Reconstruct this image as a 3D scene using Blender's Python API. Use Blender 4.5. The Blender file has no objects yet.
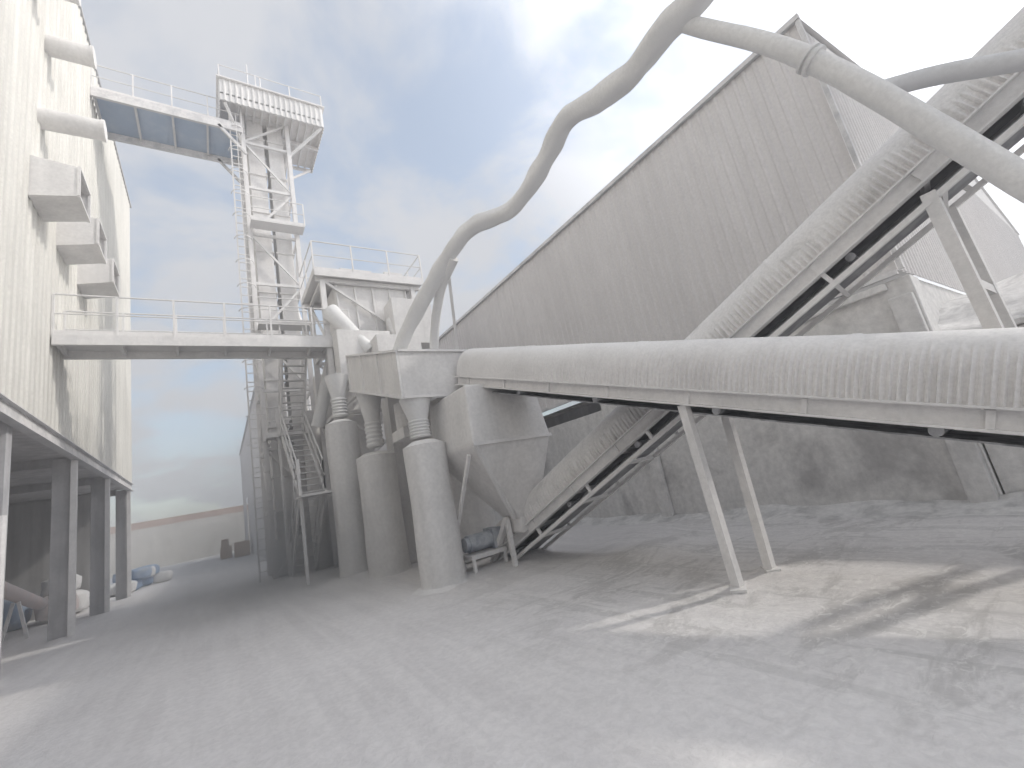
import bpy, math, random
from mathutils import Vector, Matrix, noise
random.seed(7)
V=Vector
scene=bpy.context.scene
scene.view_settings.view_transform='Standard'
scene.view_settings.look='None'
scene.view_settings.exposure=0

# ------------------------------------------------------------ materials
def dusty(name, base, dark, scale=1.2, lo=.35, hi=.65, streak=0.0, bump=.25, bscale=18, under=None, rough=.95, stretch=(1,1,1), fine=.12, ribs=None):
    m=bpy.data.materials.new(name); m.use_nodes=True
    nt=m.node_tree; N=nt.nodes; L=nt.links
    b=N['Principled BSDF']; b.inputs['Roughness'].default_value=rough
    b.inputs['Specular IOR Level'].default_value=.15
    tc=N.new('ShaderNodeTexCoord')
    mp=N.new('ShaderNodeMapping'); mp.inputs['Scale'].default_value=stretch
    L.new(tc.outputs['Object'],mp.inputs['Vector'])
    n1=N.new('ShaderNodeTexNoise'); n1.inputs['Scale'].default_value=scale; n1.inputs['Detail'].default_value=6; n1.inputs['Roughness'].default_value=.62; n1.inputs['Distortion'].default_value=.4
    L.new(mp.outputs[0],n1.inputs['Vector'])
    r=N.new('ShaderNodeMapRange'); r.inputs[1].default_value=lo; r.inputs[2].default_value=hi; r.interpolation_type='SMOOTHSTEP'
    L.new(n1.outputs['Fac'],r.inputs[0])
    mx=N.new('ShaderNodeMix'); mx.data_type='RGBA'
    mx.inputs[6].default_value=(*dark,1); mx.inputs[7].default_value=(*base,1)
    L.new(r.outputs[0],mx.inputs[0])
    col=mx.outputs[2]
    if streak>0:
        mp2=N.new('ShaderNodeMapping'); mp2.inputs['Scale'].default_value=(3,3,.18)
        L.new(tc.outputs['Object'],mp2.inputs['Vector'])
        n2=N.new('ShaderNodeTexNoise'); n2.inputs['Scale'].default_value=1.5; n2.inputs['Detail'].default_value=4
        L.new(mp2.outputs[0],n2.inputs['Vector'])
        r2=N.new('ShaderNodeMapRange'); r2.inputs[1].default_value=.35; r2.inputs[2].default_value=.62; r2.inputs[3].default_value=1-streak; r2.inputs[4].default_value=1
        L.new(n2.outputs['Fac'],r2.inputs[0])
        m2=N.new('ShaderNodeMix'); m2.data_type='RGBA'; m2.blend_type='MULTIPLY'; m2.inputs[0].default_value=1
        L.new(col,m2.inputs[6]); L.new(r2.outputs[0],m2.inputs[7]); col=m2.outputs[2]
    n3=N.new('ShaderNodeTexNoise'); n3.inputs['Scale'].default_value=bscale; n3.inputs['Detail'].default_value=5; n3.inputs['Roughness'].default_value=.7
    L.new(tc.outputs['Object'],n3.inputs['Vector'])
    r3=N.new('ShaderNodeMapRange'); r3.inputs[1].default_value=.3; r3.inputs[2].default_value=.7; r3.inputs[3].default_value=1-fine; r3.inputs[4].default_value=1+fine*.4
    L.new(n3.outputs['Fac'],r3.inputs[0])
    m3=N.new('ShaderNodeMix'); m3.data_type='RGBA'; m3.blend_type='MULTIPLY'; m3.inputs[0].default_value=1
    L.new(col,m3.inputs[6]); L.new(r3.outputs[0],m3.inputs[7]); col=m3.outputs[2]
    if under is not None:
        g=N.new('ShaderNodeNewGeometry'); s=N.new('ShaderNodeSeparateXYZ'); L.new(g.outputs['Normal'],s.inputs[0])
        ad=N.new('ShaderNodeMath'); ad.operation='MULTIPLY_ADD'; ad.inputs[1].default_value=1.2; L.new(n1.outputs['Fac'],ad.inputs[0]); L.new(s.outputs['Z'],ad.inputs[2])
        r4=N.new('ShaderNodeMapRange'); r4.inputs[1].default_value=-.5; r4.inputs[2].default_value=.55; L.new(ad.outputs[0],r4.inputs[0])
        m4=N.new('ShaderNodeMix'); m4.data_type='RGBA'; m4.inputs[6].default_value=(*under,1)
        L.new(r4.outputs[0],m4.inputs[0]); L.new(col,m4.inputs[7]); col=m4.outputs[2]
    L.new(col,b.inputs['Base Color'])
    bp=N.new('ShaderNodeBump'); bp.inputs['Strength'].default_value=bump; bp.inputs['Distance'].default_value=.03
    ma=N.new('ShaderNodeMath'); ma.operation='MULTIPLY_ADD'; ma.inputs[1].default_value=.35
    L.new(n3.outputs['Fac'],ma.inputs[0]); L.new(n1.outputs['Fac'],ma.inputs[2])
    L.new(ma.outputs[0],bp.inputs['Height']); L.new(bp.outputs[0],b.inputs['Normal'])
    return m

M={}
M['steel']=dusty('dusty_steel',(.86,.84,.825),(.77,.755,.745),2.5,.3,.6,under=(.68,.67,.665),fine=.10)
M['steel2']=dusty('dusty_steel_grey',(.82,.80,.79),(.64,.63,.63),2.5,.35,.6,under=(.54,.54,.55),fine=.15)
M['cover']=dusty('caked_conveyor_cover',(.86,.84,.825),(.77,.75,.735),1.6,.25,.6,bump=.3,bscale=30,fine=.12)
M['cover_dark']=dusty('caked_conveyor_cover_worn',(.85,.83,.815),(.70,.685,.67),3.0,.28,.50,bump=.4,bscale=30,fine=.16)
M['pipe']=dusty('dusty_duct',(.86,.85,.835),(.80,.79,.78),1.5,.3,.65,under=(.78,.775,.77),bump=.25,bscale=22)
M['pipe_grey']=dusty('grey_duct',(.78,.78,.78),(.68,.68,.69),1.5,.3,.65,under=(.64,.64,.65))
M['bin']=dusty('dusty_hopper',(.86,.84,.82),(.79,.77,.755),.9,.3,.65,streak=.08,bump=.3,bscale=14)
M['wall_left']=dusty('cream_cladding',(.82,.80,.745),(.74,.72,.67),.35,.3,.65,streak=.12,bump=.12)
M['wall_right']=dusty('grey_cladding',(.83,.80,.785),(.78,.75,.735),.3,.3,.65,streak=.05,bump=.1)
M['retain']=dusty('stained_concrete',(.85,.83,.81),(.56,.545,.535),.55,.30,.46,streak=.10,bump=.45,bscale=9,fine=.18)
M['rubble']=dusty('rubble_dust',(.84,.82,.80),(.62,.605,.59),2.2,.35,.55,bump=.8,bscale=7,fine=.2)
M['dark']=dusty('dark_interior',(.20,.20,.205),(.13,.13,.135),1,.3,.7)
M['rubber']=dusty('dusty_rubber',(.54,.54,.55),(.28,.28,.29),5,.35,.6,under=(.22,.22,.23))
M['slab']=dusty('concrete_column',(.58,.57,.58),(.46,.46,.47),1.2,.3,.65,streak=.2)
M['inner']=dusty('inner_wall',(.50,.49,.485),(.36,.355,.36),.6,.3,.65,streak=.25)
M['brick']=dusty('brick_band',(.64,.48,.40),(.54,.39,.32),.8,.3,.65,bscale=12)
M['plaster']=dusty('boundary_plaster',(.84,.80,.74),(.76,.72,.66),.3,.3,.65,streak=.1)
M['blue']=dusty('blue_sack',(.26,.36,.52),(.46,.50,.56),1.5,.3,.6)
M['white_sack']=dusty('white_sack',(.78,.77,.76),(.66,.65,.65),2,.3,.6)
M['pink_sack']=dusty('pink_sack',(.70,.60,.58),(.64,.60,.60),2,.3,.6)
M['carton']=dusty('carton',(.56,.44,.34),(.49,.38,.29),2,.3,.6)
M['deck_shade_blue']=dusty('deck_painted_shade',(.66,.68,.71),(.50,.54,.61),1.5,.3,.6,under=(.34,.42,.54))  # blue-grey shade under the upper bridge is painted into this colour
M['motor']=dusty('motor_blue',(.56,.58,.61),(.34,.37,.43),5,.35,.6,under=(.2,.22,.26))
M['orange']=dusty('orange_frame',(.60,.36,.14),(.46,.30,.16),2,.3,.6)

# ------------------------------------------------------------ builders
def root(name, loc):
    e=bpy.data.objects.new(name,None); e.empty_display_size=.5
    scene.collection.objects.link(e); e.location=loc
    return e
class B:
    def __init__(s): s.v=[]; s.f=[]
    def raw(s,vs,fs):
        o=len(s.v); s.v+= [tuple(v) for v in vs]; s.f+=[tuple(i+o for i in f) for f in fs]
    def box(s,a,b):
        x0,y0,z0=a; x1,y1,z1=b
        s.raw([(x0,y0,z0),(x1,y0,z0),(x1,y1,z0),(x0,y1,z0),(x0,y0,z1),(x1,y0,z1),(x1,y1,z1),(x0,y1,z1)],
              [(3,2,1,0),(4,5,6,7),(0,1,5,4),(1,2,6,5),(2,3,7,6),(3,0,4,7)])
        return s
    def beam(s,p,q,w,h=None,up=(0,0,1)):
        h=h or w; p=V(p);q=V(q); d=(q-p).normalized(); up=V(up)
        if abs(d.dot(up))>.98: up=V((0,1,0))
        a=d.cross(up).normalized(); n=a.cross(d).normalized()
        c=[(-w/2,-h/2),(w/2,-h/2),(w/2,h/2),(-w/2,h/2)]
        vs=[p+a*i+n*j for i,j in c]+[q+a*i+n*j for i,j in c]
        s.raw(vs,[(0,1,2,3),(7,6,5,4),(0,4,5,1),(1,5,6,2),(2,6,7,3),(3,7,4,0)])
        return s
    def ibeam(s,p,q,w,h,up=(0,0,1),t=.018):
        p=V(p);q=V(q); d=(q-p).normalized(); u=V(up)
        if abs(d.dot(u))>.98: u=V((0,1,0))
        a=d.cross(u).normalized(); n=a.cross(d).normalized()
        s.beam(p+n*(h/2-t/2),q+n*(h/2-t/2),w,t,up); s.beam(p-n*(h/2-t/2),q-n*(h/2-t/2),w,t,up)
        s.beam(p,q,t,h-2*t,up)
    def tube(s,p,q,r,r2=None,seg=12,caps=True):
        r2=r if r2 is None else r2
        p=V(p);q=V(q); d=(q-p).normalized(); up=V((0,0,1)) if abs(d.z)<.9 else V((0,1,0))
        a=d.cross(up).normalized(); n=a.cross(d)
        vs=[]
        for c,rr in((p,r),(q,r2)):
            for i in range(seg):
                t=2*math.pi*i/seg; vs.append(c+a*math.cos(t)*rr+n*math.sin(t)*rr)
        fs=[(i,(i+1)%seg,seg+(i+1)%seg,seg+i) for i in range(seg)]
        if caps: fs+=[tuple(reversed(range(seg))),tuple(range(seg,2*seg))]
        s.raw(vs,fs)
        return s
    def done(s,name,mat,parent,smooth=False,bevel=0):
        me=bpy.data.meshes.new(name); me.from_pydata(s.v,[],s.f); me.update()
        import bmesh
        bm=bmesh.new(); bm.from_mesh(me); bmesh.ops.recalc_face_normals(bm,faces=bm.faces); bm.to_mesh(me); bm.free()
        ob=bpy.data.objects.new(name,me); scene.collection.objects.link(ob)
        me.materials.append(mat)
        if smooth:
            me.shade_smooth()
            try: me.set_sharp_from_angle(angle=math.radians(40))
            except Exception: pass
        if parent is not None:
            ob.parent=parent; ob.matrix_parent_inverse=Matrix.Translation(parent.location).inverted()
        if bevel>0:
            md=ob.modifiers.new('bev','BEVEL'); md.width=bevel; md.segments=2; md.limit_method='ANGLE'
        return ob
def spline(pts,n):
    pts=[V(p) for p in pts]; P=[pts[0]*2-pts[1]]+pts+[pts[-1]*2-pts[-2]]
    out=[]
    for i in range(1,len(P)-2):
        a,b,c,d=P[i-1:i+3]
        for k in range(n):
            t=k/n
            out.append(.5*((2*b)+(c-a)*t+(2*a-5*b+4*c-d)*t*t+(3*b-a-3*c+d)*t**3))
    out.append(pts[-1]); return out
def duct(bld,pts,r,n=10,seg=20,wob=.015,rf=None):
    c=spline(pts,n) if n>1 else [V(p) for p in pts]
    prev=None; vs=[];fs=[]
    for i,p in enumerate(c):
        d=(c[min(i+1,len(c)-1)]-c[max(i-1,0)]).normalized()
        if prev is None: prev=d.cross(V((0,0,1))).normalized()
        a=(prev-d*prev.dot(d)).normalized(); prev=a; b=d.cross(a)
        rr=r*(rf(i/(len(c)-1)) if rf else 1)
        for k in range(seg):
            t=2*math.pi*k/seg
            q=a*math.cos(t)+b*math.sin(t)
            vs.append(p+q*(rr+wob*noise.noise(p*2.5+q)))
    m=len(c)
    for i in range(m-1):
        for k in range(seg):
            fs.append((i*seg+k,i*seg+(k+1)%seg,(i+1)*seg+(k+1)%seg,(i+1)*seg+k))
    fs+=[tuple(reversed(range(seg))),tuple(range((m-1)*seg,m*seg))]
    bld.raw(vs,fs)
def corr(bld,p0,p1,z0,z1,out,pitch=.25,dep=.04,z1b=None,thick=.0):
    p0=V((*p0,0));p1=V((*p1,0)); o=V((*out,0)); Ln=(p1-p0).length; d=(p1-p0)/Ln
    pts=[];n=int(Ln/pitch)
    z1b=z1 if z1b is None else z1b
    for i in range(n):
        s=i*pitch
        pts+=[(s,0),(s+pitch*.55,0),(s+pitch*.66,dep),(s+pitch*.89,dep)]
    pts.append((Ln,0))
    vs=[]
    for s,h in pts:
        q=p0+d*s+o*h; zt=z1+(z1b-z1)*s/Ln
        vs+=[(q.x,q.y,z0),(q.x,q.y,zt)]
    bld.raw(vs,[(2*i,2*i+2,2*i+3,2*i+1) for i in range(len(pts)-1)])
def railing(bld,p,q,h=1.05,n=None,r=.022,mid=True,toe=True,inset=0.0):
    p=V(p);q=V(q); dd=(q-p).normalized(); p=p+dd*inset; q=q-dd*inset
    Ln=(q-p).length;n=n or max(1,int(Ln/1.1))
    for i in range(n+1):
        if inset and i in(0,n): continue
        c=p.lerp(q,i/n); bld.beam(c,c+V((0,0,h)),.045)
    bld.tube(p+V((0,0,h)),q+V((0,0,h)),r,seg=8)
    if mid: bld.tube(p+V((0,0,h*.52)),q+V((0,0,h*.52)),r*.8,seg=8)
    if toe: bld.beam(p+V((0,0,.06)),q+V((0,0,.06)),.01,.12)

# ------------------------------------------------------------ ground
def ground():
    n=210
    piles=[(5.3,8.3,.9,.16),(4.1,8.3,.7,.10),(4.68,3.1,.28,.05),(5.42,3.1,.28,.05),(6.75,.72,.35,.06),(7.7,.72,.35,.06),(6.3,5.6,.9,.10),(7.6,6.6,1.1,.12),(6.9,9.5,1.3,.18),(3.2,12.5,1.2,.10),(2.4,15,1.4,.12),(-2.6,17,.8,.10),(-2.7,22,.8,.08)]
    def co(t,c): return c+ math.sinh(t*6.2)/math.sinh(6.2)*420
    vs=[];fs=[]
    for j in range(n+1):
        for i in range(n+1):
            x=co(i/n*2-1,3.5); y=co(j/n*2-1,4)
            d=math.hypot(x-3,y-4); a=max(0,1-d/45)
            z=0
            if a>0:
                rr=min(1,max(0,(x-1.5)/2.5))
                z=a*(.03*noise.noise(V((x*.5,y*.5,0)))+.014*noise.noise(V((x*1.9,y*1.1,3)))+(.005+.012*rr)*noise.noise(V((x*5,y*3,3)))+.012*rr*abs(noise.noise(V((x*2.2+y,y*5-x*2,6)))))
                z-=a*.015*max(0,math.cos((x-.3+.25*math.sin(y*.2))*3.4))**6*(1 if -2.5<x<3 else 0)
                for px,py,pr,ph in piles:
                    q=math.hypot(x-px,y-py)/pr
                    if q<2.5: z+=ph*math.exp(-q*q*1.6)*(1+.5*noise.noise(V((x*3,y*3,9))))
            vs.append((x,y,z-.03))
    for j in range(n):
        for i in range(n):
            a=j*(n+1)+i; fs.append((a,a+1,a+n+2,a+n+1))
    b=B(); b.raw(vs,fs)
    m=bpy.data.materials.new('dusty_ground'); m.use_nodes=True
    nt=m.node_tree;N=nt.nodes;L=nt.links; bs=N['Principled BSDF']; bs.inputs['Roughness'].default_value=1; bs.inputs['Specular IOR Level'].default_value=.1
    tc=N.new('ShaderNodeTexCoord')
    def nz(scale,det,rot,sc,rough=.6,dist=.5):
        mp=N.new('ShaderNodeMapping'); mp.inputs['Rotation'].default_value=(0,0,math.radians(rot)); mp.inputs['Scale'].default_value=sc
        L.new(tc.outputs['Object'],mp.inputs['Vector'])
        t=N.new('ShaderNodeTexNoise'); t.inputs['Scale'].default_value=scale;t.inputs['Detail'].default_value=det;t.inputs['Roughness'].default_value=rough;t.inputs['Distortion'].default_value=dist
        L.new(mp.outputs[0],t.inputs['Vector']); return t.outputs['Fac']
    def mr(i,a,b_,c=0,d=1):
        r=N.new('ShaderNodeMapRange'); r.interpolation_type='SMOOTHSTEP'
        r.inputs[1].default_value=a;r.inputs[2].default_value=b_;r.inputs[3].default_value=c;r.inputs[4].default_value=d; L.new(i,r.inputs[0]); return r.outputs[0]
    def mix(f,a,b_,bt='MIX'):
        x=N.new('ShaderNodeMix'); x.data_type='RGBA'; x.blend_type=bt
        if isinstance(f,float): x.inputs[0].default_value=f
        else: L.new(f,x.inputs[0])
        for s,k in((a,6),(b_,7)):
            if isinstance(s,tuple): x.inputs[k].default_value=(*s,1)
            else: L.new(s,x.inputs[k])
        return x.outputs[2]
    def mul(a,b_):
        x=N.new('ShaderNodeMath'); x.operation='MULTIPLY'; L.new(a,x.inputs[0])
        if isinstance(b_,float): x.inputs[1].default_value=b_
        else: L.new(b_,x.inputs[1])
        return x.outputs[0]
    big=nz(.45,6,0,(1,1,1)); patch=nz(.9,8,20,(.6,1.5,1),.68,1.2); tracks=nz(2.2,4,6,(1.8,.10,1)); fine=nz(14,6,0,(1,1,1),.7); tr2=nz(2.0,6,66,(1.8,.22,1),.65)
    col=mix(mr(big,.3,.7),(.72,.695,.685),(.80,.775,.765))
    col=mix(mul(mr(tracks,.40,.60),.5),col,(.84,.815,.80))
    g=N.new('ShaderNodeSeparateXYZ'); L.new(tc.outputs['Object'],g.inputs[0])
    right=mr(g.outputs['X'],1.6,4.0)
    near=mr(g.outputs['Y'],9,4.5)
    mask=mul(right,near)
    col=mix(mul(mul(mr(patch,.49,.60),mask),.65),col,(.54,.52,.505))
    col=mix(mul(mul(mr(tr2,.51,.60),mask),.5),col,(.56,.545,.53))
    col=mix(mul(mul(mr(nz(5,7,30,(1,1.4,1),.75,1.5),.53,.60),mask),.7),col,(.86,.84,.82))
    col=mix(1.0,col,mix(mr(fine,.3,.7),(.90,.90,.90),(1.03,1.03,1.03)),'MULTIPLY')
    L.new(col,bs.inputs['Base Color'])
    bp=N.new('ShaderNodeBump'); bp.inputs['Strength'].default_value=.55; bp.inputs['Distance'].default_value=.04
    ad=N.new('ShaderNodeMath'); ad.operation='MULTIPLY_ADD'; ad.inputs[1].default_value=.5; L.new(fine,ad.inputs[0]); L.new(patch,ad.inputs[2])
    L.new(ad.outputs[0],bp.inputs['Height']); L.new(bp.outputs[0],bs.inputs['Normal'])
    b.done('ground',m,None,smooth=True)
ground()

# ------------------------------------------------------------ left building
YE=26.4; HL=19.2
def left_building():
    r=root('mill_building',(-9,14,0))
    b=B(); corr(b,(-3,-8),(-3,YE),4.75,HL,(1,0),.3,.03); corr(b,(-3,YE),(-20,YE),4.75,HL,(0,1),.3,.03)
    b.done('cladding',M['wall_left'],r)
    b=B(); b.box((-20,-8,HL),(-2.93,YE+.1,HL+.12)); b.box((-20,-8,4.55),(-3.1,YE-.1,4.74)); b.done('roof_and_slab',M['slab'],r)
    b=B(); b.ibeam((-3.02,-8,4.58),(-3.02,YE,4.58),.18,.32); b.done('edge_beams',M['steel2'],r)
    b=B()
    for y in (-5,0,4.2,7.4,12.0,16.7,21.3,26.1):
        b.box((-3.5,y-.14,-.05),(-3.12,y+.14,4.5))
    b.done('columns',M['slab'],r,bevel=.01)
    b=B()
    for y in (16.7,21.3,26.1):
        b.ibeam((-3.04,y-.3,0),(-3.04,y-.3,4.4),.12,.14)
    b.tube((-3.0,11.35,0),(-3.0,11.35,2.7),.07); b.beam((-3.06,11.0,0),(-3.06,11.0,4.4),.09)
    b.done('steel_posts',M['steel'],r)
    b=B()
    for y in (0,7.4,12.0,16.7,21.3,26.1):
        b.ibeam((-3.5,y,4.42),(-12,y,4.42),.14,.24)
    b.done('ceiling_beams',M['slab'],r)
    b=B(); 
    b.box((-12.2,-8,-.05),(-12,14,4.54)); b.box((-12.2,14,-.05),(-12,18,1.4)); b.box((-12.2,14,3.2),(-12,18,4.54)); b.box((-12.2,18,-.05),(-12,YE,4.54))
    for i in range(4): b.box((-12.15,14.8+i*.8,1.4),(-12.05,14.88+i*.8,3.2))
    b.box((-12,-8,-.05),(-3.4,-7.8,4.5)); b.box((-12,26.0,-.05),(-4.2,26.2,4.5))
    b.done('inner_walls',M['inner'],r)
    b=B()
    for (y,z,l) in((12.6,14.3,.9),(12.4,11.9,1.15),(11.4,14.9,.8)):
        b.tube((-3.1,y,z),(-3+l,y,z+.03),.24,seg=24); b.tube((-3+l-.06,y,z+.03),(-3+l,y,z+.031),.26,seg=24)
    b.done('exhaust_stubs',M['bin'],r,smooth=True)
    b=B()
    for y in (12.3,14.3,16.4):
        z=9.9; x0=-2.98; x1=-2.2; h=.5
        b.raw([(x0,y-h,z+h),(x1,y-h,z+h*.8),(x1,y+h,z+h*.8),(x0,y+h,z+h),
               (x0,y-h,z-h),(x1,y-h,z-h*.7),(x1,y+h,z-h*.7),(x0,y+h,z-h)],
              [(0,1,2,3),(0,4,5,1),(3,2,6,7),(4,7,6,5)])
        b.beam((x1,y-h,z+h*.8),(x1,y+h,z+h*.8),.05); b.beam((x1,y-h,z-h*.7),(x1,y+h,z-h*.7),.05)
        b.beam((x1,y-h,z-h*.7),(x1,y-h,z+h*.8),.05); b.beam((x1,y+h,z-h*.7),(x1,y+h,z+h*.8),.05)
    b.done('vent_hoods',M['bin'],r)
    b=B()
    for y in (12.3,14.3,16.4): b.box((-2.96,y-.45,9.45),(-2.8,y+.45,10.35))
    b.done('vent_dark_grilles',M['slab'],r)
left_building()

def blob(b,c,s,seed,seg=8):
    import bmesh
    bm=bmesh.new(); bmesh.ops.create_icosphere(bm,subdivisions=3,radius=1)
    vs=[]
    for v in bm.verts:
        p=v.co.copy()
        q=V([math.copysign(abs(t)**.55,t) for t in p])
        q*=1+.16*noise.noise(p*1.7+V((seed,seed*2,0)))+.05*noise.noise(p*5+V((seed,0,0)))
        vs.append((c[0]+q.x*s[0],c[1]+q.y*s[1],c[2]+q.z*s[2]))
    b.raw(vs,[tuple(v.index for v in f.verts) for f in bm.faces]); bm.free()
def sacks(name,loc,spec,mat):
    r=root(name,loc)
    for k,mt in enumerate(mat):
        b=B()
        for i,(c,s,mm) in enumerate(spec):
            if mm==mt: blob(b,(loc[0]+c[0],loc[1]+c[1],loc[2]+c[2]),s,i*3.7+loc[1])
        if b.v: b.done('sacks_'+mt,M[mt],r,smooth=True)
spec=[]
for i in range(16):
    a=random.uniform(-1.0,1.0); l=random.uniform(-3,3.5); zz=.25+ (.45 if i>8 else 0)
    spec.append(((a*(.6 if i>8 else 1),l*.8,zz),(random.uniform(.35,.5),random.uniform(.35,.5),.27),random.choice(['blue','white_sack','blue','white_sack'])))
sacks('sack_pile',(-3.3,31,0),spec,['blue','white_sack'])
sacks('sack_pile',(-4.6,22.8,0),[((0,0,.45),(.5,.45,.4),'pink_sack'),((.1,1.2,.4),(.5,.5,.4),'white_sack'),((0,.5,1.1),(.5,.45,.33),'white_sack'),((-1.2,.3,.5),(.5,.5,.5),'blue')],['blue','white_sack','pink_sack'])
sacks('sack_pile',(-5.8,17.8,0),[((0,0,.5),(.6,.5,.45),'white_sack'),((.2,1.4,.45),(.55,.55,.4),'pink_sack'),((0,.6,1.2),(.5,.5,.35),'pink_sack'),((-.4,-1.4,.5),(.6,.6,.5),'white_sack')],['white_sack','pink_sack'])
def screw():
    r=root('screw_conveyor_pipe',(-5,14,1.5))
    b=B(); b.tube((-4.4,9,3.2),(-4.6,21,.7),.17,seg=16); b.tube((-6,10,1.5),(-5.6,20,2.7),.13,seg=16); b.done('pipe',M['pink_sack'],r,smooth=True)
    b=B()
    for t in (.2,.5,.8):
        c=V((-4.4,9,3.2)).lerp(V((-4.6,21,.7)),t); b.beam((c.x-.25,c.y,0),(c.x-.05,c.y,c.z-.2),.07); b.beam((c.x+.25,c.y,0),(c.x+.05,c.y,c.z-.2),.07)
    b.done('legs',M['steel2'],r)
    r=root('storage_rack',(-8,18,0)); b=B()
    for x in(-9,-7):
        for y in (15,17.5,20): b.beam((x,y,0),(x,y,3.4),.1)
        for z in(1.2,2.3,3.3): b.beam((x,15,z),(x,20,z),.1)
    for y in (15,17.5,20):
        for z in(1.2,2.3,3.3): b.beam((-9,y,z),(-7,y,z),.08)
    b.done('frame',M['orange'],r)
    r=root('dust_hopper_machine',(-5.5,12,0)); b=B()
    b.raw([(-6.3,11.4,2.6),(-4.9,11.4,2.6),(-4.9,13,2.6),(-6.3,13,2.6),(-5.8,12,1.2),(-5.4,12,1.2),(-5.4,12.4,1.2),(-5.8,12.4,1.2)],[(0,1,2,3),(0,4,5,1),(1,5,6,2),(2,6,7,3),(3,7,4,0),(7,6,5,4)])
    for x in(-6.3,-4.9):
        for y in(11.4,13): b.beam((x,y,0),(x,y,2.6),.09)
    b.done('body',M['inner'],r)
screw()

# ------------------------------------------------------------ footbridges
def footbridge(name,x0,x1,y0,y1,z,mat,th=.22,brace=False):
    r=root(name,((x0+x1)/2,(y0+y1)/2,z))
    b=B(); b.box((x0,y0+.06,z-.05),(x1,y1-.06,z))
    b.done('deck',M[mat],r)
    b=B(); b.beam((x0,y0,z-th/2+.02),(x1,y0,z-th/2+.02),.1,th); b.beam((x0,y1,z-th/2+.02),(x1,y1,z-th/2+.02),.1,th)
    n=int((x1-x0)/1.1)
    for i in range(n+1):
        x=x0+.06+(x1-x0-.12)*i/n; b.beam((x,y0+.06,z-.12),(x,y1-.06,z-.12),.07,.13)
    if brace:
        b.beam((x1-.8,y0,z-.2),(x1+.1,y0,z-1.3),.1); b.beam((x1-.8,y1,z-.2),(x1+.1,y1,z-1.3),.1)
    b.done('stringers',M['steel2'] if mat!='steel' else M['steel'],r)
    b=B(); railing(b,(x0,y0,z+.02),(x1,y0,z+.02)); railing(b,(x0,y1,z+.02),(x1,y1,z+.02)); b.done('railings',M['steel'],r)
    return r
footbridge('footbridge',-2.96,3.9,13.7,14.7,6.95,'steel',.26)
footbridge('footbridge',-2.96,1.55,17.2,19.2,17.6,'deck_shade_blue',.34,True)

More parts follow.
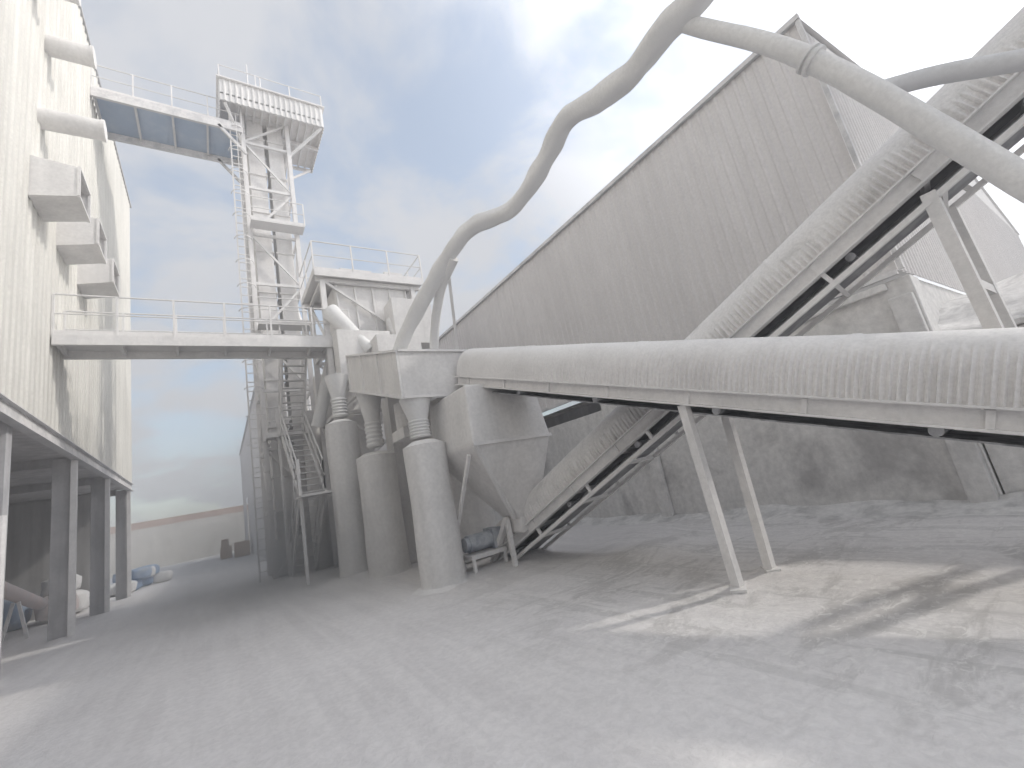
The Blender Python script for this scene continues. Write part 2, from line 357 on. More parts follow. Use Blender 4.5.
# ------------------------------------------------------------ bucket elevator tower
def lattice(b,x0,x1,y0,y1,z0,z1,step,leg=.12,br=.07):
    for x in(x0,x1):
        for y in(y0,y1): b.ibeam((x,y,z0),(x,y,z1),leg,leg)
    z=z0;k=0
    while z<z1-.1:
        zt=min(z+step,z1)
        for (p,q) in(((x0,y0),(x1,y0)),((x1,y0),(x1,y1)),((x1,y1),(x0,y1)),((x0,y1),(x0,y0))):
            b.beam((*p,zt),(*q,zt),br,br*1.2)
            if k%2: p,q=q,p
            b.beam((*p,z),(*q,zt),br*.8,br*.8)
        z=zt;k+=1
def tower():
    r=root('bucket_elevator_tower',(2.5,18.5,0))
    x0,x1,y0,y1=1.6,3.3,17.6,19.3; H=18.6
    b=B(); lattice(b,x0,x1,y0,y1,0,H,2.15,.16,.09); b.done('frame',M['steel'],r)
    b=B()
    b.box((1.78,17.85,.4),(2.38,18.75,H+.4)); b.box((2.55,17.85,.4),(3.12,18.75,H+.4)); b.box((1.85,17.9,H+.41),(3.15,18.8,H+.8))
    b.box((1.7,17.8,0),(3.2,18.8,1.2))
    z=1.5
    while z<H:
        b.box((1.73,17.8,z),(2.43,18.8,z+.07)); b.box((2.5,17.8,z),(3.17,18.8,z+.07)); z+=1.8
    b.done('elevator_casings',M['bin'],r,bevel=.01)
    b=B()
    for x in(1.15,1.55): b.beam((x,17.45,0),(x,17.45,H+1),.05)
    for i in range(56): b.beam((1.15,17.45,.3+i*.34),(1.55,17.45,.3+i*.34),.03)
    for i in range(16):
        zc=2.5+i*1.0
        for k in range(8):
            a0=math.pi+math.pi*k/8;a1=math.pi+math.pi*(k+1)/8
            b.beam((1.35+.3*math.cos(a0),17.45+.36*math.sin(a0),zc),(1.35+.3*math.cos(a1),17.45+.36*math.sin(a1),zc),.025)
    for k in (2,4,6):
        a0=math.pi+math.pi*k/8; b.beam((1.35+.3*math.cos(a0),17.45+.36*math.sin(a0),2.5),(1.35+.3*math.cos(a0),17.45+.36*math.sin(a0),18.0),.022)
    b.done('caged_ladder',M['steel'],r)
    b=B(); b.box((.85,16.8,H),(4.7,19.9,H+.06))
    corr(b,(.85,16.8),(4.7,16.8),H-.3,H+.72,(0,-1),.2,.03); corr(b,(.85,19.9),(.85,16.8),H-.3,H+.72,(-1,0),.2,.03); corr(b,(4.7,16.8),(4.7,19.9),H-.3,H+.72,(1,0),.2,.03)
    b.box((.75,16.7,H+.73),(4.8,20.0,H+.79))
    b.done('top_platform_panels',M['bin'],r)
    b=B()
    for i in range(14):
        x=.9+i*.29; b.beam((x,16.84,H-.06),(x,19.9,H-.06),.07,.1)
    for y in(16.86,18.3,19.88): b.beam((.85,y,H-.19),(4.7,y,H-.19),.1,.14)
    for x,y in((1.0,16.9),(4.6,16.9),(4.6,19.7)): b.beam((x,y,H-.3),(max(x0,min(x1,x)),max(y0,min(y1,y)),H-1.6),.09)
    railing(b,(.85,16.8,H+.8),(4.7,16.8,H+.8),.6,toe=False,mid=False); railing(b,(.85,16.8,H+.8),(.85,19.9,H+.8),.6,toe=False,inset=.05,mid=False)
    b.done('top_platform_frame',M['steel'],r)
    b=B(); b.box((3.3,17.9,H+.8),(4.0,18.7,H+1.2)); b.tube((2.5,18.3,H+.8),(2.5,18.3,H+3.0),.03); b.beam((2.2,18.3,H+2.2),(2.8,18.3,H+2.2),.03); b.tube((1.9,17.3,H+.8),(1.9,17.3,H+2.4),.025)
    b.done('drive_and_mast',M['steel'],r)
    b=B()
    for z in(4.6,8.8,13.1):
        b.box((x0,16.9,z),(x1+.2,17.5,z+.05)); railing(b,(x0,16.9,z+.05),(x1+.2,16.9,z+.05),1.0)
    b.done('landings',M['steel'],r)
tower()

# ------------------------------------------------------------ screening tower with platform
def screen_tower():
    r=root('screening_tower',(4.8,14.5,0))
    b=B(); lattice(b,3.2,6.3,13.8,15.9,0,9.1,2.3,.16,.09)
    for y in (13.8,15.9): b.ibeam((3.0,y,9.12),(6.6,y,9.12),.12,.2)
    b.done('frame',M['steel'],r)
    b=B(); b.box((2.95,13.6,9.24),(6.7,16.1,9.32)); b.box((2.95,13.56,9.14),(6.7,13.595,9.36)); b.done('platform',M['steel'],r)
    b=B(); Z=9.33
    railing(b,(2.95,13.6,Z),(6.7,13.6,Z)); railing(b,(2.95,16.1,Z),(6.7,16.1,Z)); railing(b,(6.7,13.6,Z),(6.7,16.1,Z),inset=.05); railing(b,(2.95,13.6,Z),(2.95,16.1,Z),inset=.05)
    b.done('railings',M['steel'],r)
    b=B(); b.box((3.6,13.9,7.3),(6.1,15.6,9.05)); b.box((3.9,14.1,9.35),(5.0,15.0,9.8)); b.box((5.5,14.2,9.35),(6.2,14.9,9.9))
    b.raw([(3.6,13.9,7.28),(6.1,13.9,7.28),(6.1,15.6,7.28),(3.6,15.6,7.28),(4.3,14.1,5.2),(5.0,14.1,5.2),(5.0,14.7,5.2),(4.3,14.7,5.2)],[(0,1,2,3),(0,4,5,1),(1,5,6,2),(2,6,7,3),(3,7,4,0),(7,6,5,4)])
    b.box((3.25,12.9,5.4),(4.9,13.5,7.0)); b.box((4.2,12.2,4.9),(5.6,13.5,6.6)); b.box((5.1,12.9,6.61),(6.5,13.7,8.2))
    for i in range(5): b.beam((3.65+i*.6,13.87,7.35),(3.65+i*.6,13.87,9.0),.06)
    b.done('screen_boxes',M['bin'],r,bevel=.015)
    b=B(); b.tube((4.2,12.9,6.3),(3.3,13.6,7.9),.2,.28,16); b.tube((5.4,12.3,4.9),(5.2,13.4,7.6),.18,seg=16); b.tube((2.9,15.2,4.5),(3.7,14.5,7.6),.2,seg=16); b.done('chutes',M['pipe'],r,smooth=True)
    b=B(); fl=[((2.35,16.6,0),(2.35,13.9,2.3)),((2.35,13.9,2.3),(2.35,16.6,4.6)),((2.35,16.6,4.6),(2.35,14.9,6.9))]
    for i,(p,q) in enumerate(fl):
        p=V(p);q=V(q)
        for dx in(-.35,.35):
            o=V((dx,0,0)); b.beam(p+o,q+o,.05,.14); b.tube(p+o+V((0,0,1)),q+o+V((0,0,1)),.022,seg=8); b.tube(p+o+V((0,0,.55)),q+o+V((0,0,.55)),.018,seg=8)
            for t in(.02,.33,.66,.98): c=p.lerp(q,t)+o; b.beam(c,c+V((0,0,1)),.035)
        for k in range(11):
            c=p.lerp(q,(k+.5)/11); b.beam(c+V((-.33,0,0)),c+V((.33,0,0)),.16,.025,)
    for z,y in((2.3,13.4),(4.6,16.9)):
        b.box((1.9,y-.5,z-.06),(2.85,y+.5,z))
        for x in(1.95,2.8): b.beam((x,y,0),(x,y,z+1),.08)
    b.done('stairs',M['steel'],r)
    b=B(); b.box((3.6,15.2,0),(5.6,16.8,3.0)); b.box((4.6,12.6,1.2),(6.0,14.2,3.2)); b.tube((4.4,16.8,3),(4.4,16.8,6.5),.5,seg=24); b.tube((6.2,13.0,0),(6.2,13.0,5.0),.45,seg=24)
    b.box((3.3,16.81,0),(3.9,17.4,6.8)); b.tube((3.0,16.9,0),(3.0,16.9,5.4),.3,seg=20)
    b.raw([(3.7,15.6,4.9),(5.3,15.6,4.9),(5.3,17.0,4.9),(3.7,17.0,4.9),(4.3,16.1,3.1),(4.7,16.1,3.1),(4.7,16.5,3.1),(4.3,16.5,3.1)],[(0,1,2,3),(0,4,5,1),(1,5,6,2),(2,6,7,3),(3,7,4,0)])
    b.done('process_units',M['bin'],r,bevel=.02)
screen_tower()

# ------------------------------------------------------------ transfer hopper & filter sleeves
def hopper():
    r=root('transfer_hopper',(4.4,9,3))
    sl=.32
    b=B()
    def zb(y): return 3.55+sl*(y-8)
    x0,x1,y0,y1=3.15,5.45,8.05,11.7; h=.98
    b.raw([(x0,y0,zb(y0)),(x1,y0,zb(y0)),(x1,y1,zb(y1)),(x0,y1,zb(y1)),(x0,y0,zb(y0)+h),(x1,y0,zb(y0)+h),(x1,y1,zb(y1)+h),(x0,y1,zb(y1)+h)],
          [(3,2,1,0),(4,5,6,7),(0,1,5,4),(1,2,6,5),(2,3,7,6),(3,0,4,7)])
    b.done('head_box',M['bin'],r,bevel=.03)
    b=B()
    for i in range(4):
        y=y0+.02+(y1-y0-.04)*i/3; b.beam((x0-.015,y,zb(y)),(x0-.015,y,zb(y)+h),.04)
    b.beam((x0-.02,y0,zb(y0)+h),(x0-.02,y1,zb(y1)+h),.05); b.beam((x0-.02,y0,zb(y0)),(x0-.02,y1,zb(y1)),.05); b.beam((x0,y0-.02,zb(y0)+h),(x1,y0-.02,zb(y0)+h),.05); b.beam((x0,y0-.02,zb(y0)),(x1,y0-.02,zb(y0)),.05)
    b.done('head_box_flanges',M['steel'],r)
    b=B()
    T=[(3.95,7.0,3.5),(5.55,7.0,3.5),(5.55,8.7,3.5),(3.95,8.7,3.5)]
    Mi=[(3.85,6.9,2.35),(5.65,6.9,2.35),(5.65,8.75,2.35),(3.85,8.75,2.35)]
    Lo=[(4.85,7.35,.85),(5.3,7.35,.85),(5.3,7.9,.85),(4.85,7.9,.85)]
    fs=[(0,1,2,3)]
    for k in(0,4):
        for i in range(4): j=(i+1)%4; fs.append((k+i,k+j,k+j+4,k+i+4))
    fs.append((11,10,9,8)); b.raw(T+Mi+Lo,fs); b.box((4.8,7.3,.6),(5.35,7.95,.9))
    b.done('bin',M['bin'],r,bevel=.05)
    b=B()
    for x,y in((5.55,8.7),(3.9,8.7)):
        b.beam((x,y,2.3),(x,y,0),.08)
    b.beam((3.9,6.9,2.33),(4.75,7.4,.9),.07); b.beam((3.85,6.88,2.35),(5.65,6.88,2.35),.04,.06)
    b.beam((3.9,8.7,.2),(3.9,7.2,2.2),.06)
    b.done('bin_frame',M['steel'],r)
    SL=((3.5,8.24,2.62,.42),(3.52,11.5,2.9,.49),(3.08,12.9,4.1,.42))
    b=B()
    for (x,y,z0,z1) in((3.5,8.34,2.68,3.6),(3.52,11.4,2.95,4.6),(3.1,12.9,4.15,5.5)):
        n=6
        for i in range(n):
            za=z0+(z1-z0)*(.1+.4*i/n); zc=z0+(z1-z0)*(.1+.4*(i+1)/n)
            b.tube((x,y,za),(x,y,(za+zc)/2),.19,.225,20); b.tube((x,y,(za+zc)/2),(x,y,zc),.225,.19,20)
        b.tube((x,y,z0+(z1-z0)*.5),(x,y,z1),.19,.33,20)
    b.done('bellows',M['pipe'],r,smooth=True)
    for i,(x,y,z,rr) in enumerate(SL):
        s=root('filter_sleeve',(x,y,0))
        b=B(); vs=[];seg=36;rows=40
        for j in range(rows+1):
            t=j/rows; zz=t*z
            for k in range(seg):
                a=2*math.pi*k/seg
                R=rr*(1+.03*math.sin(t*7+i)+.045*noise.noise(V((math.cos(a)*1.5,math.sin(a)*1.5,zz*1.3+i*5)))+.02*noise.noise(V((math.cos(a)*4,math.sin(a)*4,zz*.6+i*5))))
                if t<.05: R*=1.06-.06*t/.05
                vs.append((x+R*math.cos(a),y+R*math.sin(a),zz-.02))
        fs=[(j*seg+k,j*seg+(k+1)%seg,(j+1)*seg+(k+1)%seg,(j+1)*seg+k) for j in range(rows) for k in range(seg)]
        b.raw(vs,fs); b.tube((x,y,z-.02),(x,y,z+.08),rr*.99,rr*.55,seg)
        b.done('sleeve',M['bin'],s,smooth=True)
        b=B(); vs=[];seg=40
        for j in range(6):
            t=j/5
            for k in range(seg):
                a=2*math.pi*k/seg; R=rr*.9+.22*t*(1+.35*noise.noise(V((math.cos(a)*2,math.sin(a)*2,i*3))))
                vs.append((x+R*math.cos(a),y+R*math.sin(a),.09*(1-t)**1.7-.035))
        b.raw(vs,[(j*seg+k,j*seg+(k+1)%seg,(j+1)*seg+(k+1)%seg,(j+1)*seg+k) for j in range(5) for k in range(seg)])
        b.done('dust_skirt',M['cover'],s,smooth=True)
    b=B(); b.tube((3.95,10.0,3.9),(3.95,10.0,3.2),.3,seg=20); b.box((3.6,9.5,3.0),(4.4,10.3,3.25)); b.box((4.6,9.6,0),(5.6,11.2,3.9)); b.box((4.2,12,0),(4.9,12.6,4.6))
    b.done('rotary_valves',M['bin'],r,bevel=.02)
hopper()

# ------------------------------------------------------------ conveyors
def conveyor(name,p0,p1,W,coverh,mat,truss,rib_from,legs=(),pitch=.058,reach0=.6,ramp=.06):
    p0=V(p0);p1=V(p1); d=(p1-p0).normalized(); s=V((d.y,-d.x,0)).normalized()
    if s.x<0: s=-s
    n=s.cross(d); 
    if n.z<0: n=-n
    Ln=(p1-p0).length
    r=root(name,p0.lerp(p1,.5))
    P=lambda t,a,h: p0+d*t+s*a+n*h
    st=.19
    b=B()
    for a in(-W/2,W/2):
        b.beam(P(0,a,st/2),P(Ln,a,st/2),.05,st-.02,n)
        b.beam(P(0,a+math.copysign(.03,a),st-.01),P(Ln,a+math.copysign(.03,a),st-.01),.12,.02,n)
        b.beam(P(0,a+math.copysign(.03,a),.01),P(Ln,a+math.copysign(.03,a),.01),.12,.02,n)
        if truss:
            b.beam(P(0,a,-.17),P(Ln,a,-.17),.06,.06,n)
            t=0
            while t<Ln-.9:
                b.beam(P(t,a,-.17),P(t,a,0),.05,.05,d); t+=1.5
    t=.3
    while t<Ln:
        b.beam(P(t,-W/2+.03,.04),P(t,W/2-.03,.04),.06,.06,n)
        b.beam(P(t,-W/2-.05,.09),P(t,-W/2-.025,.09),.05,.14,n)
        if truss: b.beam(P(t,-W/2+.04,-.17),P(t,W/2-.04,-.17),.05,.05,n)
        t+=1.2
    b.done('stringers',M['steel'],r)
    b=B(); t=.6
    while t<Ln: b.tube(P(t,-W/2+.06,-.04),P(t,W/2-.06,-.04),.05); t+=1.8
    b.beam(P(0,0,.14),P(Ln,0,.14),W-.12,.03,n); b.beam(P(0,0,-.1),P(Ln,0,-.1),W-.2,.015,n)
    b.done('belt_and_rollers',M['rubber'],r)
    b=B(); step=.0125; nt=int(Ln/step); arc=22
    vs=[];base=st+.02
    for i in range(nt+1):
        t=Ln*i/nt
        amt=rib_from(t)
        ph=2*math.pi*t/pitch+2.5*noise.noise(V((t*1.3,0,0)))
        drop=.03*noise.noise(V((t*9,3,1)))
        reach=reach0+.35*noise.noise(V((t*1.1,0,8)))+.30*noise.noise(V((t*13,0,4)))
        for k in range(arc+1):
            a=math.pi*k/arc; c=math.cos(a); sn=math.sin(a)
            ea=(abs(c)**.8)*math.copysign(1,c); eh=sn**.75
            low=max(0,min(1,(reach-eh)*5.0))
            R=1+amt*low*ramp*(max(0,math.sin(ph))**.5-.6)+.008*noise.noise(V((t*.9,k*.25,2)))
            seam=.010 if (t%2.4)<.045 else 0
            h=base+eh*coverh*(1+seam*1.5)+.012*noise.noise(V((t*.7,a*1.0,5)))*sn
            if k in(0,arc): h-=.03+abs(drop)
            vs.append(P(t,-ea*(W/2+.06)*(R+seam),h))
    w=arc+1
    b.raw(vs,[(i*w+k,i*w+k+1,(i+1)*w+k+1,(i+1)*w+k) for i in range(nt) for k in range(arc)])
    for t in(0,Ln):
        i=0 if t==0 else nt
        b.raw([vs[i*w+k] for k in range(w)],[tuple(range(w))])
    o=b.done('cover',mat,r,smooth=True)
    b=B()
    for pr in legs: b.beam(*pr)
    if legs: b.done('supports',M['steel'],r)
    return r,P,Ln
legs=[]
for y in (3.1,-1.2):
    zc=2.07+.345*(y-3.1); xn=4.62-.05*(y-3.1)
    legs+= [((xn,y,zc),(xn+.06,y,-.03),.1),((xn+.84,y,zc),(xn+.78,y,-.03),.1),((xn-.08,y-.08,.005),(xn+.2,y+.08,.005),.16,.03),((xn+.7,y-.08,.005),(xn+.88,y+.08,.005),.16,.03)]
conveyor('belt_conveyor',(5.33,-2.9,.0),(4.80,8.0,3.76),.86,.57,M['cover'],False,lambda t:max(0.1,min(1.2,1.7-t/6.5)),legs,reach0=.80)
legs=[]
legs+=[((6.2,.72,3.62),(6.75,.72,0),.16,.12),((7.05,.72,3.62),(7.7,.72,0),.16,.12),((6.35,.72,2.6),(7.22,.72,2.6),.1),((6.5,.72,1.5),(7.45,.72,1.5),.1)]
legs+=[((6.9,-3.6,5.7),(7.4,-3.6,0),.16),((7.8,-3.6,5.7),(8.4,-3.6,0),.16)]
conveyor('inclined_belt_conveyor',(5.20,8.5,-.0),(7.65,-5.1,6.56),.86,.52,M['cover_dark'],True,lambda t:1.0,legs,pitch=.07,reach0=.40,ramp=.09)
def tail():
    r=root('conveyor_drive_motor',(4.4,8.0,.4))
    b=B(); b.tube((4.1,8.25,.55),(4.62,8.25,.55),.17,seg=20); b.tube((4.02,8.25,.55),(4.1,8.25,.55),.14,seg=20); b.box((4.6,8.05,.37),(4.8,8.45,.75)); b.done('motor',M['motor'],r,smooth=True)
    b=B(); b.box((4.0,7.95,.28),(4.8,8.5,.36)); 
    for x in(4.05,4.75):
        for y in(8.0,8.45): b.beam((x,y,0),(x,y,.28),.06)
    b.beam((4.70,8.5,-.02),(4.70,7.6,.9),.1); b.beam((4.70,7.6,.9),(4.70,7.6,0),.08)
    b.done('frame',M['steel'],r)
tail()

# ------------------------------------------------------------ ducts
def ducts():
    r=root('flexible_dust_duct',(4.7,4,6.5))
    pts=[(3.42,8.75,4.4),(3.50,8.55,4.95),(4.01,7.28,6.03),(4.30,6.33,6.45),(4.69,5.44,6.37),(4.76,4.44,6.61),(4.71,3.80,6.81),(4.79,3.16,6.63),(4.81,2.55,6.50),(4.71,2.0,6.47),(4.74,1.61,6.46),(4.69,1.0,6.6),(4.6,0.2,6.9)]
    b=B(); duct(b,pts,.155,12,22,.04); 
    duct(b,[(4.2,8.6,4.3),(4.15,8.3,5.0),(4.12,7.6,5.75),(4.16,6.9,6.1)],.10,8,16,.01)
    b.done('duct',M['pipe'],r,smooth=True)
    b=B()
    b.beam((4.2,7.3,5.9),(4.6,8.2,4.5),.06); b.done('props',M['steel'],r)
    r=root('branch_dust_duct',(5.3,1,5))
    q=[(4.77,1.84,6.43),(5.20,.98,5.15),(5.57,.12,3.14),(5.95,-.8,.9),(6.0,-1.0,0)]
    b=B(); duct(b,q,.11,10,22,.006,rf=lambda t:.82+.2*min(1,t*3)); b.done('duct',M['pipe'],r,smooth=True)
    b=B(); c=V((5.20,.98,5.15)); d=V((.40,-.86,-1.64)).normalized()
    for o in(-.04,.025): b.tube(c+d*o,c+d*(o+.03),.14,seg=24)
    b.done('flange',M['pipe'],r,smooth=True)
    r=root('grey_dust_duct',(5.7,.2,4.4))
    b=B(); duct(b,[(5.36,.66,4.5),(5.6,.3,4.42),(5.76,-.16,4.18),(6.0,-.9,3.8),(6.3,-1.9,3.2)],.085,8,18,.004); b.done('duct',M['pipe_grey'],r,smooth=True)
ducts()

# ------------------------------------------------------------ right warehouse, retaining wall, terrace
def warehouse():
    r=root('corrugated_warehouse',(14,16,6))
    b=B(); corr(b,(9,1.7),(9,30),3.62,8.6,(-1,0),.21,.025); corr(b,(9,1.7),(34,1.7),3.62,8.6,(0,-1),.21,.025)
    b.done('cladding',M['wall_right'],r)
    b=B(); b.raw([(8.93,1.62,8.6),(8.93,30.1,8.6),(21.5,30.1,10.6),(21.5,1.62,10.6),(34.1,30.1,8.6),(34.1,1.62,8.6)],[(0,1,2,3),(3,2,4,5)])
    b.raw([(9,1.69,8.55),(21.5,1.69,10.55),(34,1.69,8.55)],[(0,1,2)])
    b.done('roof',M['steel'],r)
    b=B(); b.beam((8.93,1.6,8.58),(8.93,30,8.58),.08,.10); b.beam((8.94,1.64,3.6),(8.94,1.64,8.52),.07,.07); b.beam((8.94,1.7,3.58),(8.94,30,3.58),.08,.08)
    b.done('gutter_and_trim',M['steel2'],r)
    b=B(); b.box((9.55,1.74,1.5),(34,2.0,3.61)); b.done('foundation',M['retain'],r)
    r=root('retaining_wall',(9,8,1.8))
    b=B(); b.box((9.02,1.6,-.1),(9.5,8.6,3.5)); b.box((9.02,8.6,-.1),(9.5,12.6,3.0)); b.box((9.02,12.6,-.1),(9.5,30,3.5)); b.box((9.05,-14,-.1),(9.5,1.58,2.3))
    b.done('wall',M['retain'],r,bevel=.02)
    b=B()
    for y in(1.78,7.2,13): b.box((8.86,y-.15,-.05),(9.0,y+.15,3.2))
    b.box((8.95,-14,2.31),(9.6,1.55,2.4))
    b.beam((8.96,1.9,3.42),(8.96,6.5,3.42),.1,.12)
    b.done('pilasters_and_coping',M['retain'],r,bevel=.02)
    b=B(); b.box((9.9,8.5,2.6),(10.0,12.7,3.6)); b.done('recess',M['slab'],r)
    r=root('terrace_terrain',(20,5,3.4))
    n=90; vs=[]
    for j in range(n+1):
        for i in range(n+1):
            x=9.45+(i/n)**1.6*36; y=-24+j*.6
            near=1 if y<2.2 else 0
            hh=3.44 if not near else 2.30+min(1,(x-9.45)/2.5)*1.1
            vs.append((x,y,hh+ (.30*noise.noise(V((x*.8,y*.8,0)))+.25*abs(noise.noise(V((x*2.4,y*2.4,0))))+.1*noise.noise(V((x*6,y*6,0))) if i>0 else 0)*(1 if near else .1)))
    b=B(); b.raw(vs,[(j*(n+1)+i,j*(n+1)+i+1,(j+1)*(n+1)+i+1,(j+1)*(n+1)+i) for j in range(n) for i in range(n)])
    b.done('dusty_terrace',M['rubble'],r,smooth=True)
    r=root('dust_drift',(8.6,8,0)); vs=[]; m=140
    for j in range(m+1):
        y=-8+j*.27
        hgt=.16+.12*noise.noise(V((y*.7,0,0)))+.04*noise.noise(V((y*2.5,4,0))); wd=.8+.5*noise.noise(V((y*.6,9,0)))
        for k in range(8):
            t=k/7; vs.append((9.03-wd*t,y,hgt*(1-t)**1.6-.04+.01*noise.noise(V((y*5,t*6,1)))))
    b=B(); b.raw(vs,[(j*8+k,j*8+k+1,(j+1)*8+k+1,(j+1)*8+k) for j in range(m) for k in range(7)])
    b.done('drift',M['rubble'],r,smooth=True)
    r=root('added_shade_gallery',(14,-4,11))  # invented gallery out of view, added to shade the left foreground
    b=B(); corr(b,(13.6,-8),(13.6,-.4),10.2,15.2,(-1,0),.25,.03); corr(b,(14.6,-.4),(14.6,-8),10.2,15.2,(1,0),.25,.03); b.box((13.6,-.44,10.2),(14.6,-.4,15.2)); b.box((13.6,-8.04,10.2),(14.6,-8.0,15.2)); b.box((13.5,-8.1,15.21),(14.7,-.3,15.3)); b.box((13.62,-8,10.1),(14.58,-.4,10.19)); b.done('cladding',M['wall_right'],r)
    b=B()
    for x in(13.7,14.5):
        for y in(-7.8,-4.2): b.ibeam((x,y,2.5),(x,y,10.1),.14,.14)
    b.done('legs',M['steel'],r)
warehouse()

# ------------------------------------------------------------ background
def background():
    r=root('corrugated_shed',(6,40,0))
    b=B(); corr(b,(2.45,30),(2.45,44),0,10.0,(-1,0),.3,.04,z1b=9.4); corr(b,(2.45,47),(2.45,52),0,9.3,(-1,0),.3,.04); corr(b,(2.45,44),(2.45,47),4.6,9.4,(-1,0),.3,.04); corr(b,(2.45,30),(12,30),0,10,(0,-1),.3,.04,z1b=11.5)
    b.done('cladding',M['wall_right'],r)
    b=B(); b.raw([(2.3,29.8,10.02),(2.3,52,9.3),(12,52,11),(12,29.8,11.55)],[(0,1,2,3)]); b.box((2.4,43.9,0),(2.44,44.05,4.7)); b.done('roof',M['steel2'],r)
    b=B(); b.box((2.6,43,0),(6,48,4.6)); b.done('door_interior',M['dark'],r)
    r=root('boundary_wall',(-18,62,0))
    b=B(); b.box((-60,62,-.1),(14,62.4,4.2)); 
    b.done('plaster_wall',M['plaster'],r)
    b=B(); b.box((-60,62.02,4.21),(14,62.38,4.9)); b.done('brick_top',M['brick'],r)
    r=root('cardboard_box',(1.6,42,0)); b=B(); b.box((1.2,41.5,0),(2.2,42.6,1.1)); b.done('carton',M['carton'],r,bevel=.02)
    b=B(); b.box((1.25,42.0,1.1),(2.15,42.1,1.12)); b.box((1.19,42.0,.2),(1.2,42.1,1.1)); b.done('tape',M['white_sack'],r)
    r=root('cardboard_box',(.6,44,0)); b=B(); b.box((.3,44,0),(1.1,44.9,.9)); b.box((.4,44.1,.9),(.9,44.8,1.5)); b.done('carton',M['carton'],r,bevel=.02)
background()

# ------------------------------------------------------------ airborne dust
def volume(mesh,dens,col,cloud=None,an=0.0):
    m=bpy.data.materials.new('airborne_dust'); m.use_nodes=True; nt=m.node_tree;N=nt.nodes;L=nt.links
    N.clear(); o=N.new('ShaderNodeOutputMaterial'); vs=N.new('ShaderNodeVolumeScatter'); vs.inputs['Color'].default_value=(*col,1); vs.inputs['Density'].default_value=dens; vs.inputs['Anisotropy'].default_value=an
    L.new(vs.outputs[0],o.inputs['Volume'])
    if cloud:
        c,s=cloud
        tc=N.new('ShaderNodeTexCoord'); sub=N.new('ShaderNodeVectorMath'); sub.operation='SUBTRACT'; sub.inputs[1].default_value=c; L.new(tc.outputs['Object'],sub.inputs[0])
        dv=N.new('ShaderNodeVectorMath'); dv.operation='DIVIDE'; dv.inputs[1].default_value=s; L.new(sub.outputs[0],dv.inputs[0])
        ln=N.new('ShaderNodeVectorMath'); ln.operation='LENGTH'; L.new(dv.outputs[0],ln.inputs[0])
        nz=N.new('ShaderNodeTexNoise'); nz.inputs['Scale'].default_value=.45; nz.inputs['Detail'].default_value=3; L.new(tc.outputs['Object'],nz.inputs['Vector'])
        ad=N.new('ShaderNodeMath'); ad.operation='MULTIPLY_ADD'; ad.inputs[1].default_value=1.1; L.new(nz.outputs['Fac'],ad.inputs[0]); L.new(ln.outputs['Value'],ad.inputs[2])
        mr=N.new('ShaderNodeMapRange'); mr.interpolation_type='SMOOTHSTEP'; mr.inputs[1].default_value=.45; mr.inputs[2].default_value=1.4; mr.inputs[3].default_value=dens; mr.inputs[4].default_value=0; L.new(ad.outputs[0],mr.inputs[0])
        L.new(mr.outputs[0],vs.inputs['Density'])
    mesh.data.materials.clear(); mesh.data.materials.append(m); return m
b=B(); b.box((-30,-12,-.5),(34.5,70,13)); h=b.done('haze',M['dark'],None); volume(h,.016,(1,.99,.995))
b=B(); b.box((-5.5,5,-.3),(5.5,24,4.4)); h=b.done('dust_cloud',M['dark'],None); volume(h,.15,(1,.99,.995),((1.2,14.0,.2),(5.2,9.0,3.8)))

# ------------------------------------------------------------ world + sun
sun_dir=V((.915,-.403,0)).normalized(); el=math.radians(36)
S=V((sun_dir.x*math.cos(el),sun_dir.y*math.cos(el),math.sin(el)))
w=bpy.data.worlds.new('World'); scene.world=w; w.use_nodes=True
nt=w.node_tree;N=nt.nodes;L=nt.links
bg=N['Background']; bg.inputs['Strength'].default_value=.15
sky=N.new('ShaderNodeTexSky'); sky.sky_type='NISHITA'; sky.sun_disc=False; sky.sun_elevation=el; sky.sun_rotation=math.atan2(sun_dir.x,sun_dir.y); sky.dust_density=1.5; sky.air_density=1.0
tc=N.new('ShaderNodeTexCoord'); sp=N.new('ShaderNodeSeparateXYZ'); L.new(tc.outputs['Generated'],sp.inputs[0])
def mth(op,a,b_):
    x=N.new('ShaderNodeMath'); x.operation=op
    for i,s in enumerate((a,b_)):
        if isinstance(s,(int,float)): x.inputs[i].default_value=s
        else: L.new(s,x.inputs[i])
    return x.outputs[0]
zc=mth('ADD',mth('MAXIMUM',sp.outputs['Z'],0),.22)
cb=N.new('ShaderNodeCombineXYZ'); L.new(mth('DIVIDE',sp.outputs['X'],zc),cb.inputs[0]); L.new(mth('DIVIDE',sp.outputs['Y'],zc),cb.inputs[1])
n1=N.new('ShaderNodeTexNoise'); n1.inputs['Scale'].default_value=2.3; n1.inputs['Detail'].default_value=7; n1.inputs['Roughness'].default_value=.55; n1.inputs['Distortion'].default_value=.3; L.new(cb.outputs[0],n1.inputs['Vector'])
r1=N.new('ShaderNodeMapRange'); r1.interpolation_type='SMOOTHSTEP'; r1.inputs[1].default_value=.36; r1.inputs[2].default_value=.58; r1.inputs[3].default_value=.30; r1.inputs[4].default_value=.97; L.new(n1.outputs['Fac'],r1.inputs[0])
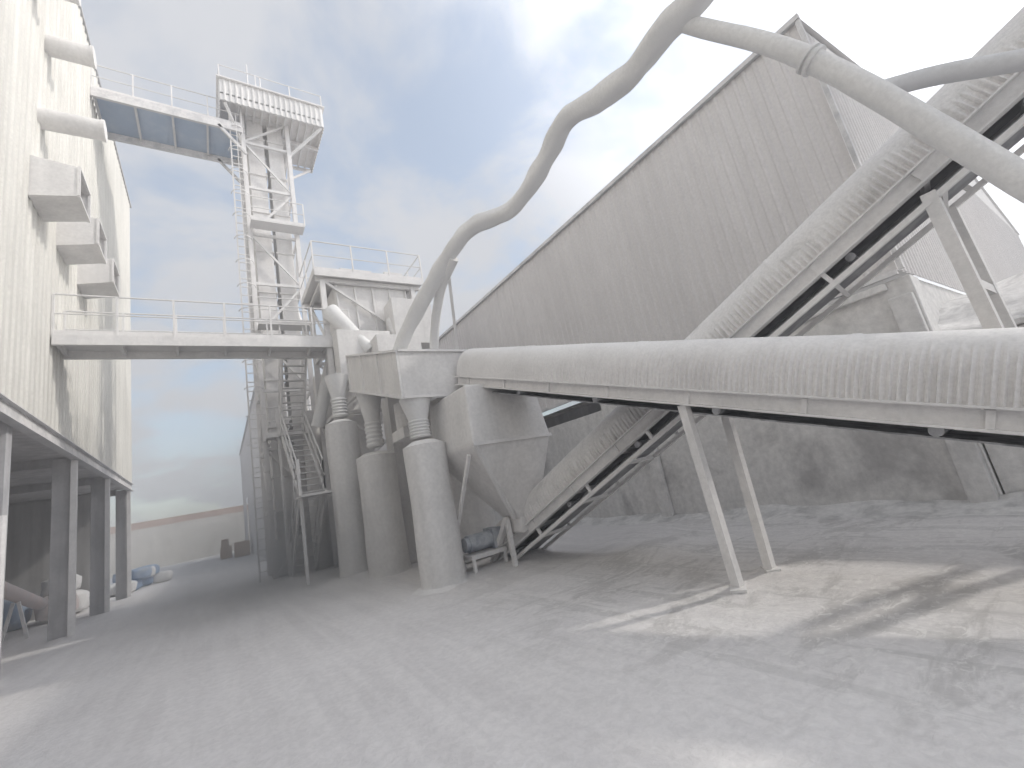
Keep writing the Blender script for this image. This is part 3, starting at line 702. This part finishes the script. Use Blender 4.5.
hz=N.new('ShaderNodeMapRange'); hz.interpolation_type='SMOOTHSTEP'; hz.inputs[1].default_value=.14; hz.inputs[2].default_value=.0; hz.inputs[3].default_value=0; hz.inputs[4].default_value=.9; L.new(sp.outputs['Z'],hz.inputs[0])
dt=N.new('ShaderNodeVectorMath'); dt.operation='DOT_PRODUCT'; dt.inputs[1].default_value=S; L.new(tc.outputs['Generated'],dt.inputs[0])
gl=N.new('ShaderNodeMapRange'); gl.interpolation_type='SMOOTHSTEP'; gl.inputs[1].default_value=.45; gl.inputs[2].default_value=1.0; gl.inputs[3].default_value=1.0; gl.inputs[4].default_value=2.7; L.new(dt.outputs['Value'],gl.inputs[0])
cc=N.new('ShaderNodeVectorMath'); cc.operation='SCALE'; cc.inputs[0].default_value=(5.3,5.4,5.7); L.new(gl.outputs[0],cc.inputs['Scale'])
# hazy bright air: the clear parts of the sky are lifted too
sk2=N.new('ShaderNodeVectorMath'); sk2.operation='MULTIPLY_ADD'; sk2.inputs[1].default_value=(1.9,1.75,1.55); sk2.inputs[2].default_value=(.8,.95,1.1); L.new(sky.outputs[0],sk2.inputs[0])
mx=N.new('ShaderNodeMix'); mx.data_type='RGBA'; L.new(cc.outputs[0],mx.inputs[7]); L.new(mth('MAXIMUM',r1.outputs[0],hz.outputs[0]),mx.inputs[0]); L.new(sk2.outputs[0],mx.inputs[6])
L.new(mx.outputs[2],bg.inputs['Color'])
sl=bpy.data.lights.new('sun','SUN'); sl.energy=2.0; sl.angle=math.radians(2.5); sl.color=(1,.955,.89)
so=bpy.data.objects.new('sun',sl); scene.collection.objects.link(so); so.rotation_euler=S.to_track_quat('Z','Y').to_euler(); so.location=(30,-15,30)

# ------------------------------------------------------------ camera
cd=bpy.data.cameras.new('camera'); co=bpy.data.objects.new('camera',cd); scene.collection.objects.link(co)
cd.sensor_width=36; cd.lens=438/1024*36; cd.clip_end=1500; cd.clip_start=.05
R=V((.8204,-.5383,-.1918)).normalized(); F=V((.5704,.7939,.2111)); F=(F-R*F.dot(R)).normalized(); U=R.cross(F)
mw=Matrix((( R.x,U.x,-F.x,0),(R.y,U.y,-F.y,0),(R.z,U.z,-F.z,1.6),(0,0,0,1)))
co.matrix_world=mw
scene.camera=co
